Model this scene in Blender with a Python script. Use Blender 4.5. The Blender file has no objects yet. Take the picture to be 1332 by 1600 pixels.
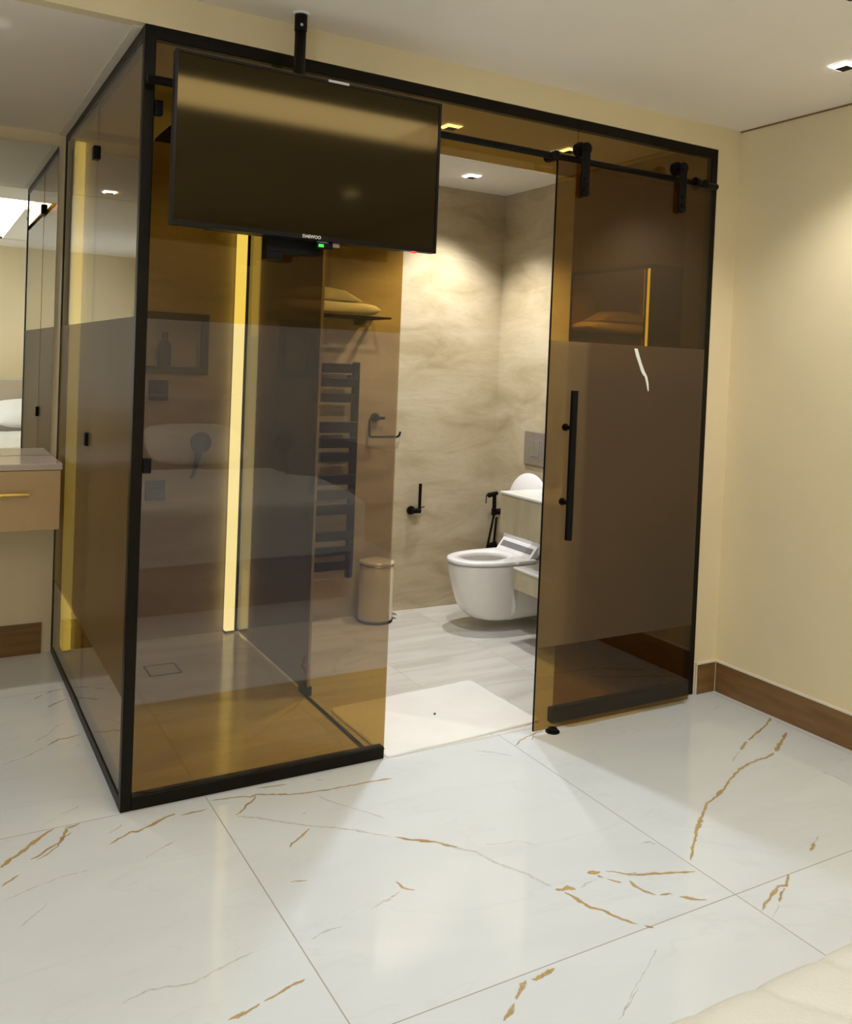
import bpy, bmesh, math, random
from mathutils import Vector, Matrix, noise
random.seed(7)
PI = math.pi
scene = bpy.context.scene
COL = scene.collection

# ------------------------------------------------------------------ materials
def new_mat(name):
    m = bpy.data.materials.new(name); m.use_nodes = True
    nt = m.node_tree
    for n in list(nt.nodes): nt.nodes.remove(n)
    out = nt.nodes.new('ShaderNodeOutputMaterial')
    return m, nt, out

def nd(nt, kind, **kw):
    n = nt.nodes.new(kind)
    for k, v in kw.items(): setattr(n, k, v)
    return n

def ramp(nt, src, stops):
    r = nd(nt, 'ShaderNodeValToRGB')
    while len(r.color_ramp.elements) < len(stops): r.color_ramp.elements.new(0.5)
    for e, (p, c) in zip(r.color_ramp.elements, stops):
        e.position = p; e.color = (c[0], c[1], c[2], 1)
    nt.links.new(src, r.inputs['Fac'])
    return r

def mixc(nt, fac, a, b, blend='MIX'):
    m = nd(nt, 'ShaderNodeMix', data_type='RGBA', blend_type=blend)
    for sock, v in ((m.inputs[0], fac), (m.inputs[6], a), (m.inputs[7], b)):
        if hasattr(v, 'is_linked'): nt.links.new(v, sock)
        elif isinstance(v, (tuple, list)): sock.default_value = (v[0], v[1], v[2], 1)
        else: sock.default_value = v
    return m.outputs[2]

def mth(nt, op, a, b=None, clamp=False):
    m = nd(nt, 'ShaderNodeMath', operation=op, use_clamp=clamp)
    for i, v in enumerate((a, b)):
        if v is None: continue
        if hasattr(v, 'is_linked'): nt.links.new(v, m.inputs[i])
        else: m.inputs[i].default_value = v
    return m.outputs[0]

def plain(name, col, rough=0.5, metal=0.0, noise_amt=0.04, nscale=20, bump=0.0, bscale=60, coat=0.0, spec=0.5):
    m, nt, out = new_mat(name)
    b = nd(nt, 'ShaderNodeBsdfPrincipled')
    tc = nd(nt, 'ShaderNodeTexCoord')
    nz = nd(nt, 'ShaderNodeTexNoise'); nz.inputs['Scale'].default_value = nscale; nz.inputs['Detail'].default_value = 3
    nt.links.new(tc.outputs['Object'], nz.inputs['Vector'])
    lo = [max(0, c * (1 - noise_amt)) for c in col]; hi = [min(1, c * (1 + noise_amt)) for c in col]
    r = ramp(nt, nz.outputs['Fac'], [(0.3, lo), (0.7, hi)])
    nt.links.new(r.outputs['Color'], b.inputs['Base Color'])
    b.inputs['Roughness'].default_value = rough; b.inputs['Metallic'].default_value = metal
    b.inputs['Specular IOR Level'].default_value = spec
    b.inputs['Coat Weight'].default_value = coat
    if bump:
        n2 = nd(nt, 'ShaderNodeTexNoise'); n2.inputs['Scale'].default_value = bscale; n2.inputs['Detail'].default_value = 4
        nt.links.new(tc.outputs['Object'], n2.inputs['Vector'])
        bp = nd(nt, 'ShaderNodeBump'); bp.inputs['Strength'].default_value = bump; bp.inputs['Distance'].default_value = 0.01
        nt.links.new(n2.outputs['Fac'], bp.inputs['Height']); nt.links.new(bp.outputs['Normal'], b.inputs['Normal'])
    nt.links.new(b.outputs[0], out.inputs[0])
    return m

def emit(name, col, s):
    m, nt, out = new_mat(name)
    e = nd(nt, 'ShaderNodeEmission'); e.inputs[0].default_value = (*col, 1); e.inputs[1].default_value = s
    nt.links.new(e.outputs[0], out.inputs[0]); return m

def glass_mat(name, tint, z0=None, z1=None, film=0.0, film_col=(.2, .15, .09), film_trans=(.3, .2, .1), gain=1.0, film_gloss=0.0, film_tint=None, film_dull=1.0):
    """thin tinted pane: every face passes light through a bronze tint and mirrors by Schlick's law;
    between z0 and z1 a satin film scatters part of the light"""
    m, nt, out = new_mat(name)
    geo = nd(nt, 'ShaderNodeNewGeometry')
    dot = nd(nt, 'ShaderNodeVectorMath', operation='DOT_PRODUCT')
    nt.links.new(geo.outputs['Normal'], dot.inputs[0]); nt.links.new(geo.outputs['Incoming'], dot.inputs[1])
    c = mth(nt, 'ABSOLUTE', dot.outputs['Value'])
    p = mth(nt, 'POWER', mth(nt, 'SUBTRACT', 1.0, c, True), 5.0)
    F = mth(nt, 'ADD', mth(nt, 'MULTIPLY', p, 0.96), 0.042 * gain, True)
    tr = nd(nt, 'ShaderNodeBsdfTransparent'); tr.inputs[0].default_value = (*[t ** .5 for t in tint], 1)
    gl = nd(nt, 'ShaderNodeBsdfGlossy'); gl.inputs['Roughness'].default_value = 0.0; gl.inputs[0].default_value = (.95, .95, .95, 1)
    base = tr.outputs[0]
    if film:
        df = nd(nt, 'ShaderNodeBsdfDiffuse'); df.inputs[0].default_value = (*film_col, 1)
        tl = nd(nt, 'ShaderNodeBsdfTranslucent'); tl.inputs[0].default_value = (*film_trans, 1)
        ad = nd(nt, 'ShaderNodeAddShader'); nt.links.new(df.outputs[0], ad.inputs[0]); nt.links.new(tl.outputs[0], ad.inputs[1])
        sx = nd(nt, 'ShaderNodeSeparateXYZ'); nt.links.new(geo.outputs['Position'], sx.inputs[0])
        band = mth(nt, 'MULTIPLY', mth(nt, 'GREATER_THAN', sx.outputs[2], z0), mth(nt, 'LESS_THAN', sx.outputs[2], z1))
        fac = mth(nt, 'MULTIPLY', band, film)
        F = mth(nt, 'ADD', F, mth(nt, 'MULTIPLY', band, film_gloss), True)
        F = mth(nt, 'MULTIPLY', F, mth(nt, 'SUBTRACT', 1.0, mth(nt, 'MULTIPLY', band, 1 - film_dull)))
        if film_tint: nt.links.new(mixc(nt, band, [t ** .5 for t in tint], [t ** .5 for t in film_tint]), tr.inputs[0])
        mx = nd(nt, 'ShaderNodeMixShader'); nt.links.new(fac, mx.inputs[0])
        nt.links.new(tr.outputs[0], mx.inputs[1]); nt.links.new(ad.outputs[0], mx.inputs[2]); base = mx.outputs[0]
    if film > .5: nt.links.new(mth(nt, 'MULTIPLY', band, .24), gl.inputs['Roughness'])
    fin = nd(nt, 'ShaderNodeMixShader'); nt.links.new(F, fin.inputs[0])
    nt.links.new(base, fin.inputs[1]); nt.links.new(gl.outputs[0], fin.inputs[2])
    nt.links.new(fin.outputs[0], out.inputs[0])
    return m

def stone_mat(name, dark, mid, light, rough=0.35, scale=1.0, axis_scale=(1, 1, 3.2), bump=0.05):
    m, nt, out = new_mat(name)
    b = nd(nt, 'ShaderNodeBsdfPrincipled'); b.inputs['Roughness'].default_value = rough
    tc = nd(nt, 'ShaderNodeTexCoord'); mp = nd(nt, 'ShaderNodeMapping')
    mp.inputs['Scale'].default_value = axis_scale; mp.inputs['Rotation'].default_value = (0.12, 0.16, 0)
    nt.links.new(tc.outputs['Object'], mp.inputs[0])
    n1 = nd(nt, 'ShaderNodeTexNoise'); n1.inputs['Scale'].default_value = 1.9 * scale; n1.inputs['Detail'].default_value = 9
    n1.inputs['Distortion'].default_value = .7; n1.inputs['Roughness'].default_value = 0.62
    nt.links.new(mp.outputs[0], n1.inputs[0])
    r1 = ramp(nt, n1.outputs['Fac'], [(0.32, dark), (0.5, mid), (0.68, light)])
    n2 = nd(nt, 'ShaderNodeTexNoise'); n2.inputs['Scale'].default_value = 3.2 * scale; n2.inputs['Detail'].default_value = 8
    n2.inputs['Distortion'].default_value = 1.2
    mp2 = nd(nt, 'ShaderNodeMapping'); mp2.inputs['Scale'].default_value = (axis_scale[0], axis_scale[1], axis_scale[2] * 1.5)
    mp2.inputs['Rotation'].default_value = (0.1, 0.1, 0); nt.links.new(tc.outputs['Object'], mp2.inputs[0])
    nt.links.new(mp2.outputs[0], n2.inputs[0])
    line = mth(nt, 'ABSOLUTE', mth(nt, 'SUBTRACT', n2.outputs['Fac'], 0.5))
    r2 = ramp(nt, line, [(0.0, (1, 1, 1)), (0.03, (0, 0, 0))])
    col = mixc(nt, mth(nt, 'MULTIPLY', r2.outputs['Color'], 0.16), r1.outputs['Color'], [c * .8 for c in dark])
    nt.links.new(col, b.inputs['Base Color'])
    bp = nd(nt, 'ShaderNodeBump'); bp.inputs['Strength'].default_value = bump; bp.inputs['Distance'].default_value = 0.004
    nt.links.new(n1.outputs['Fac'], bp.inputs['Height']); nt.links.new(bp.outputs['Normal'], b.inputs['Normal'])
    nt.links.new(b.outputs[0], out.inputs[0]); return m

def tile_mat(name, white, cloud, grout, size, ox, oy, rough=0.06, soft=0.35, streak=False):
    """polished porcelain: soft clouds, thin joints on a square grid"""
    m, nt, out = new_mat(name)
    b = nd(nt, 'ShaderNodeBsdfPrincipled'); b.inputs['IOR'].default_value = 1.5
    geo = nd(nt, 'ShaderNodeNewGeometry'); sx = nd(nt, 'ShaderNodeSeparateXYZ'); nt.links.new(geo.outputs['Position'], sx.inputs[0])
    def joint(s, o, sz):
        u = mth(nt, 'DIVIDE', mth(nt, 'SUBTRACT', s, o), sz)
        f = mth(nt, 'ABSOLUTE', mth(nt, 'SUBTRACT', mth(nt, 'FRACT', mth(nt, 'ADD', u, 100.5)), 0.5))
        return mth(nt, 'LESS_THAN', f, 0.0017 / sz), mth(nt, 'FLOOR', mth(nt, 'ADD', u, 100.0))
    jx, ix = joint(sx.outputs[0], ox, size[0]); jy, iy = joint(sx.outputs[1], oy, size[1])
    j = mth(nt, 'MAXIMUM', jx, jy)
    cb = nd(nt, 'ShaderNodeCombineXYZ'); nt.links.new(mth(nt, 'MULTIPLY', ix, 13.7), cb.inputs[0]); nt.links.new(mth(nt, 'MULTIPLY', iy, 7.3), cb.inputs[1])
    va = nd(nt, 'ShaderNodeVectorMath', operation='ADD'); nt.links.new(geo.outputs['Position'], va.inputs[0]); nt.links.new(cb.outputs[0], va.inputs[1])
    mp = nd(nt, 'ShaderNodeMapping'); mp.inputs['Rotation'].default_value = (0, 0, 0.0 if streak else 0.7); mp.inputs['Scale'].default_value = (0.8, 5.5, 1) if streak else (1, 2.6, 1)
    nt.links.new(va.outputs[0], mp.inputs[0])
    n1 = nd(nt, 'ShaderNodeTexNoise'); n1.inputs['Scale'].default_value = 1.3; n1.inputs['Detail'].default_value = 7; n1.inputs['Distortion'].default_value = 1.0
    nt.links.new(mp.outputs[0], n1.inputs[0])
    r1 = ramp(nt, n1.outputs['Fac'], [(0.35, cloud), (0.62, white)])
    c1 = mixc(nt, soft if not streak else 0.8, white, r1.outputs['Color'])
    n2 = nd(nt, 'ShaderNodeTexNoise'); n2.inputs['Scale'].default_value = 0.9; n2.inputs['Detail'].default_value = 6; n2.inputs['Distortion'].default_value = 1.8
    nt.links.new(mp.outputs[0], n2.inputs[0])
    line = mth(nt, 'ABSOLUTE', mth(nt, 'SUBTRACT', n2.outputs['Fac'], 0.5))
    r2 = ramp(nt, line, [(0.0, (1, 1, 1)), (0.012, (0, 0, 0))])
    c2 = mixc(nt, mth(nt, 'MULTIPLY', r2.outputs['Color'], 0.08), c1, [c * .62 for c in cloud])
    c3 = mixc(nt, j, c2, grout)
    nt.links.new(c3, b.inputs['Base Color'])
    rr = mth(nt, 'ADD', mth(nt, 'MULTIPLY', j, 0.5), rough); nt.links.new(rr, b.inputs['Roughness'])
    nt.links.new(b.outputs[0], out.inputs[0]); return m

def vein_mat(name, col, alpha):
    m, nt, out = new_mat(name)
    b = nd(nt, 'ShaderNodeBsdfPrincipled'); b.inputs['Roughness'].default_value = 0.07
    geo = nd(nt, 'ShaderNodeNewGeometry')
    n1 = nd(nt, 'ShaderNodeTexNoise'); n1.inputs['Scale'].default_value = 28; n1.inputs['Detail'].default_value = 6; n1.inputs['Distortion'].default_value = 0.8
    nt.links.new(geo.outputs['Position'], n1.inputs[0])
    r = ramp(nt, n1.outputs['Fac'], [(0.32, [c * .80 for c in col]), (0.6, col)])
    nt.links.new(r.outputs['Color'], b.inputs['Base Color'])
    at = nd(nt, 'ShaderNodeAttribute'); at.attribute_name = 'edge'
    n3 = nd(nt, 'ShaderNodeTexNoise'); n3.inputs['Scale'].default_value = 75; n3.inputs['Detail'].default_value = 7; n3.inputs['Roughness'].default_value = .65
    nt.links.new(geo.outputs['Position'], n3.inputs[0])
    g = mth(nt, 'SUBTRACT', mth(nt, 'ADD', mth(nt, 'MULTIPLY', at.outputs['Fac'], 1.25), mth(nt, 'MULTIPLY', n3.outputs['Fac'], 1.5)), 1.12)
    a = mth(nt, 'MULTIPLY', mth(nt, 'MULTIPLY', g, 1.25, True), alpha, True)
    tr = nd(nt, 'ShaderNodeBsdfTransparent'); mx = nd(nt, 'ShaderNodeMixShader')
    nt.links.new(a, mx.inputs[0]); nt.links.new(tr.outputs[0], mx.inputs[1]); nt.links.new(b.outputs[0], mx.inputs[2])
    nt.links.new(mx.outputs[0], out.inputs[0]); return m

def wood_mat(name, a, b_, rough=0.4, vertical=False):
    m, nt, out = new_mat(name)
    b = nd(nt, 'ShaderNodeBsdfPrincipled'); b.inputs['Roughness'].default_value = rough
    tc = nd(nt, 'ShaderNodeTexCoord'); mp = nd(nt, 'ShaderNodeMapping')
    mp.inputs['Scale'].default_value = (14, 14, 1.0) if vertical else (1.0, 2.0, 14)
    nt.links.new(tc.outputs['Object'], mp.inputs[0])
    n1 = nd(nt, 'ShaderNodeTexNoise'); n1.inputs['Scale'].default_value = 2.5; n1.inputs['Detail'].default_value = 6
    nt.links.new(mp.outputs[0], n1.inputs[0])
    r = ramp(nt, n1.outputs['Fac'], [(0.3, a), (0.7, b_)]); nt.links.new(r.outputs['Color'], b.inputs['Base Color'])
    nt.links.new(b.outputs[0], out.inputs[0]); return m

def cloth_mat(name, col, wr=0.0, scale=400, rough=0.95):
    m, nt, out = new_mat(name)
    b = nd(nt, 'ShaderNodeBsdfPrincipled'); b.inputs['Roughness'].default_value = rough
    b.inputs['Sheen Weight'].default_value = 0.3; b.inputs['Specular IOR Level'].default_value = 0.15
    tc = nd(nt, 'ShaderNodeTexCoord')
    nz = nd(nt, 'ShaderNodeTexNoise'); nz.inputs['Scale'].default_value = 6; nz.inputs['Detail'].default_value = 4
    nt.links.new(tc.outputs['Object'], nz.inputs[0])
    r = ramp(nt, nz.outputs['Fac'], [(0.3, [c * .95 for c in col]), (0.7, col)]); nt.links.new(r.outputs['Color'], b.inputs['Base Color'])
    n2 = nd(nt, 'ShaderNodeTexNoise'); n2.inputs['Scale'].default_value = scale; n2.inputs['Detail'].default_value = 2
    nt.links.new(tc.outputs['Object'], n2.inputs[0])
    bp = nd(nt, 'ShaderNodeBump'); bp.inputs['Strength'].default_value = 0.25 + wr; bp.inputs['Distance'].default_value = 0.003
    nt.links.new(n2.outputs['Fac'], bp.inputs['Height']); nt.links.new(bp.outputs['Normal'], b.inputs['Normal'])
    nt.links.new(b.outputs[0], out.inputs[0]); return m

M = {}
M['wall'] = plain('beige_wall_paint', (.80, .69, .46), 0.6, noise_amt=.02, nscale=3, bump=.04, bscale=120)
M['ceil'] = plain('ceiling_paint', (.92, .87, .79), 0.8, noise_amt=.015, nscale=2)
M['bath_ceil'] = plain('bathroom_ceiling_paint', (.80, .78, .73), 0.8, noise_amt=.01)
M['frame'] = plain('dark_bronze_aluminium', (.008, .006, .003), 0.38, 0.0, .15, 40, spec=.14)
M['black'] = plain('matt_black_metal', (.003, .003, .003), 0.5, 0.0, .1, 60, spec=.15)
M['caulk'] = plain('white_caulk', (.78, .74, .64), 0.6)
M['base'] = wood_mat('brown_skirting_tile', (.17, .088, .026), (.25, .135, .045), .35)
M['stone'] = stone_mat('beige_travertine', (.37, .30, .185), (.485, .41, .275), (.57, .50, .37), .38)
M['stone_box'] = stone_mat('beige_travertine_counter', (.42, .35, .215), (.52, .45, .30), (.60, .53, .38), .35, 1.2, (3, 3, .9))
M['tile'] = tile_mat('polished_white_marble_tile', (.735, .795, .85), (.64, .68, .735), (.36, .34, .31), (1.2, 1.2), .2776, -.0041, .045)
M['bath_tile'] = tile_mat('pale_streaked_bathroom_tile', (.74, .73, .71), (.58, .56, .53), (.42, .40, .36), (.5905, 1.2), .272, .80, .12, .6, True)
M['gold'] = vein_mat('gold_vein', (.60, .40, .15), .92)
M['gold_soft'] = vein_mat('faint_vein', (.58, .52, .42), .42)
TINT = (.40, .25, .055)
M['g_front'] = glass_mat('bronze_glass_with_light_film', TINT, .345, 1.60, .055, (.20, .27, .42), (.17, .19, .25), 1.0, .022, (.47, .34, .195))
M['g_frost'] = glass_mat('bronze_glass_with_satin_film', TINT, .36, 1.605, .62, (.085, .070, .052), (.26, .20, .125), film_dull=.22)
M['g_clear'] = glass_mat('bronze_glass', TINT)
M['g_screen'] = glass_mat('grey_shower_glass_with_film', (.17, .12, .07), .36, 1.60, .35, (.10, .12, .15), (.05, .055, .065))
M['mirror'] = None
m, nt, out = new_mat('silver_mirror'); g = nd(nt, 'ShaderNodeBsdfGlossy'); g.inputs[0].default_value = (.86, .88, .84, 1); g.inputs['Roughness'].default_value = 0.0
nt.links.new(g.outputs[0], out.inputs[0]); M['mirror'] = m
m, nt, out = new_mat('dim_bathroom_mirror'); g = nd(nt, 'ShaderNodeBsdfGlossy'); g.inputs[0].default_value = (.80, .80, .78, 1); g.inputs['Roughness'].default_value = 0.0
nt.links.new(g.outputs[0], out.inputs[0]); M['mirror2'] = m
M['screen'] = plain('satin_black_screen', (.006, .005, .003), 0.075, 0, 0, spec=.5)
M['screen'].node_tree.nodes['Principled BSDF'].inputs['Specular Tint'].default_value = (1, .73, .30, 1)
M['tv_case'] = plain('television_plastic', (.006, .005, .004), 0.35, spec=.2)
M['white_letter'] = plain('silver_lettering', (.7, .7, .68), 0.4)
M['sticker'] = plain('silver_sticker', (.45, .45, .5), 0.25, .6)
M['green_led'] = emit('green_indicator', (.05, .8, .08), 1.2)
M['red_led'] = emit('red_indicator', (1, .08, .05), 1.2)
M['ceramic'] = plain('white_ceramic', (.86, .84, .79), 0.08, 0, .01, coat=.3)
M['seat'] = plain('white_seat_plastic', (.90, .90, .93), 0.2, 0, .01)
M['seat_grey'] = plain('grey_hinge_plastic', (.22, .22, .24), 0.35)
M['white_top'] = plain('white_counter_top', (.85, .85, .82), 0.2, 0, .01)
M['steel'] = plain('brushed_steel', (.42, .38, .34), 0.38, .75, .05)
M['chrome'] = plain('chrome', (.75, .75, .74), 0.1, 1.0, .02)
M['cream'] = plain('cream_enamel', (.80, .72, .52), 0.15, 0, .01, coat=.3)
M['cream_lid'] = plain('polished_cream_lid', (.75, .68, .52), 0.12, 0.3, .01)
M['towel'] = cloth_mat('white_terry_towel', (.88, .85, .80), .6, 350)
M['mat'] = cloth_mat('white_cotton_mat', (.92, .92, .92), .2, 500)
M['dirt'] = plain('dark_crumb', (.08, .07, .06), .8)
M['led'] = emit('warm_led_diffuser', (.92, 1.0, .66), 2.1)
M['led_small'] = emit('amber_led_edge', (.80, 1.0, .30), 3.6)
M['cove'] = emit('cove_light_diffuser', (1.0, .92, .77), 5.6)
M['window_fill'] = emit('added_window_glow', (.80, .90, 1.0), 3.2)  # fill glow for the added window, lifts ceiling and walls
M['lamp'] = emit('downlight_lens', (1.0, .98, .94), 6.0)
M['dl_trim'] = plain('downlight_trim', (.85, .84, .82), 0.3)
M['console'] = plain('tan_lacquer', (.62, .42, .21), 0.35, 0, .02)
M['console_top'] = plain('glossy_stone_top', (.62, .52, .44), 0.12, 0, .03)
M['brass'] = plain('brushed_brass', (.85, .55, .12), 0.3, .9, .05)
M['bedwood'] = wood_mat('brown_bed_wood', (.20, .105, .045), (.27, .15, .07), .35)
M['bedwood2'] = wood_mat('brown_panel_wood', (.20, .10, .04), (.30, .155, .065), .4, True)
M['quilt'] = cloth_mat('white_quilt', (.66, .655, .61), .1, 260)
M['pillow'] = cloth_mat('white_pillow', (.84, .84, .82), .1, 260)
M['uphol'] = cloth_mat('beige_upholstery', (.55, .47, .36), .1, 200)
M['bottle'] = plain('dark_bottle', (.03, .025, .02), .2)
M['pale_mark'] = plain('pale_film_mark', (.80, .82, .82), .5)
M['lino'] = plain('dark_niche_frame', (.012, .010, .009), .4)

# ------------------------------------------------------------------ mesh helpers
def link(o, parent=None):
    COL.objects.link(o)
    if parent is not None: o.parent = parent
    return o

def obj(name, bm, mat, parent=None, smooth=False, bevel=0.0, origin=None):
    me = bpy.data.meshes.new(name)
    bmesh.ops.recalc_face_normals(bm, faces=bm.faces)
    if origin is not None: bmesh.ops.translate(bm, verts=bm.verts, vec=-Vector(origin))
    bm.to_mesh(me); bm.free()
    mats = mat if isinstance(mat, (list, tuple)) else [mat]
    for mm in mats: me.materials.append(mm)
    o = bpy.data.objects.new(name, me)
    if origin is not None: o.location = origin
    link(o, parent)
    if parent is not None and origin is None:
        o.matrix_parent_inverse = Matrix.Translation(-parent.location)   # geometry is written in world coordinates
    if smooth:
        for p in me.polygons: p.use_smooth = True
    if bevel:
        b = o.modifiers.new('bevel', 'BEVEL'); b.width = bevel; b.segments = 3; b.limit_method = 'ANGLE'; b.angle_limit = math.radians(40)
        b.harden_normals = False
    return o

def tag(o, label=None, cat=None, group=None, kind=None):
    if label: o['label'] = label
    if cat: o['category'] = cat
    if group: o['group'] = group
    if kind: o['kind'] = kind
    return o

def thing(name, label, cat, loc=(0, 0, 0), group=None):
    o = bpy.data.objects.new(name, None); o.empty_display_size = .05; COL.objects.link(o); o.location = loc
    return tag(o, label, cat, group)

def box(bm, a, b, mi=0):
    x0, y0, z0 = [min(a[i], b[i]) for i in range(3)]; x1, y1, z1 = [max(a[i], b[i]) for i in range(3)]
    v = [bm.verts.new(p) for p in ((x0, y0, z0), (x1, y0, z0), (x1, y1, z0), (x0, y1, z0), (x0, y0, z1), (x1, y0, z1), (x1, y1, z1), (x0, y1, z1))]
    for f in ((0, 3, 2, 1), (4, 5, 6, 7), (0, 1, 5, 4), (1, 2, 6, 5), (2, 3, 7, 6), (3, 0, 4, 7)):
        bm.faces.new([v[i] for i in f]).material_index = mi
    return v

def boxes(*lst):
    bm = bmesh.new()
    for a, b in lst: box(bm, a, b)
    return bm

def tube(bm, pts, r, seg=16, cap=True):
    pts = [Vector(p) for p in pts]; rings = []
    n = len(pts); rs = r if isinstance(r, (list, tuple)) else [r] * n
    d0 = (pts[1] - pts[0]).normalized(); up = Vector((0, 0, 1)) if abs(d0.z) < .9 else Vector((1, 0, 0))
    side = d0.cross(up).normalized()
    for i, p in enumerate(pts):
        if i == 0: d = pts[1] - p
        elif i == n - 1: d = p - pts[i - 1]
        else: d = (pts[i + 1] - p).normalized() + (p - pts[i - 1]).normalized()
        d.normalize(); side = (side - d * side.dot(d)).normalized(); u = d.cross(side)
        rings.append([bm.verts.new(p + (side * math.cos(2 * PI * k / seg) + u * math.sin(2 * PI * k / seg)) * rs[i]) for k in range(seg)])
    for i in range(n - 1):
        for k in range(seg):
            bm.faces.new((rings[i][k], rings[i][(k + 1) % seg], rings[i + 1][(k + 1) % seg], rings[i + 1][k]))
    if cap:
        bm.faces.new(list(reversed(rings[0]))); bm.faces.new(rings[-1])
    return bm

def tubes(*lst):
    bm = bmesh.new()
    for pts, r in lst: tube(bm, pts, r)
    return bm

def arc_path(pts, rad=.02, n=5):
    """round the corners of a polyline"""
    pts = [Vector(p) for p in pts]; out = [pts[0]]
    for i in range(1, len(pts) - 1):
        a, b, c = pts[i - 1], pts[i], pts[i + 1]
        r = min(rad, (a - b).length * .45, (c - b).length * .45)
        p, q = b + (a - b).normalized() * r, b + (c - b).normalized() * r
        for k in range(n + 1):
            t = k / n; out.append(p * (1 - t) ** 2 + b * 2 * t * (1 - t) + q * t ** 2)
    out.append(pts[-1]); return out

def loft(loops, cap0=True, cap1=True, bm=None, closed=True):
    bm = bm or bmesh.new(); R = [[bm.verts.new(p) for p in lp] for lp in loops]; n = len(R[0])
    for i in range(len(R) - 1):
        for k in range(n if closed else n - 1):
            bm.faces.new((R[i][k], R[i][(k + 1) % n], R[i + 1][(k + 1) % n], R[i + 1][k]))
    if cap0: bm.faces.new(list(reversed(R[0])))
    if cap1: bm.faces.new(R[-1])
    return bm

def lathe(cx, cy, prof, seg=48):
    return loft([[(cx + r * math.cos(2 * PI * k / seg), cy + r * math.sin(2 * PI * k / seg), z) for k in range(seg)] for r, z in prof])

def S(name, bm, mat, parent=None):
    o = obj(name, bm, mat, parent)
    o['kind'] = 'structure'; return o

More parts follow.
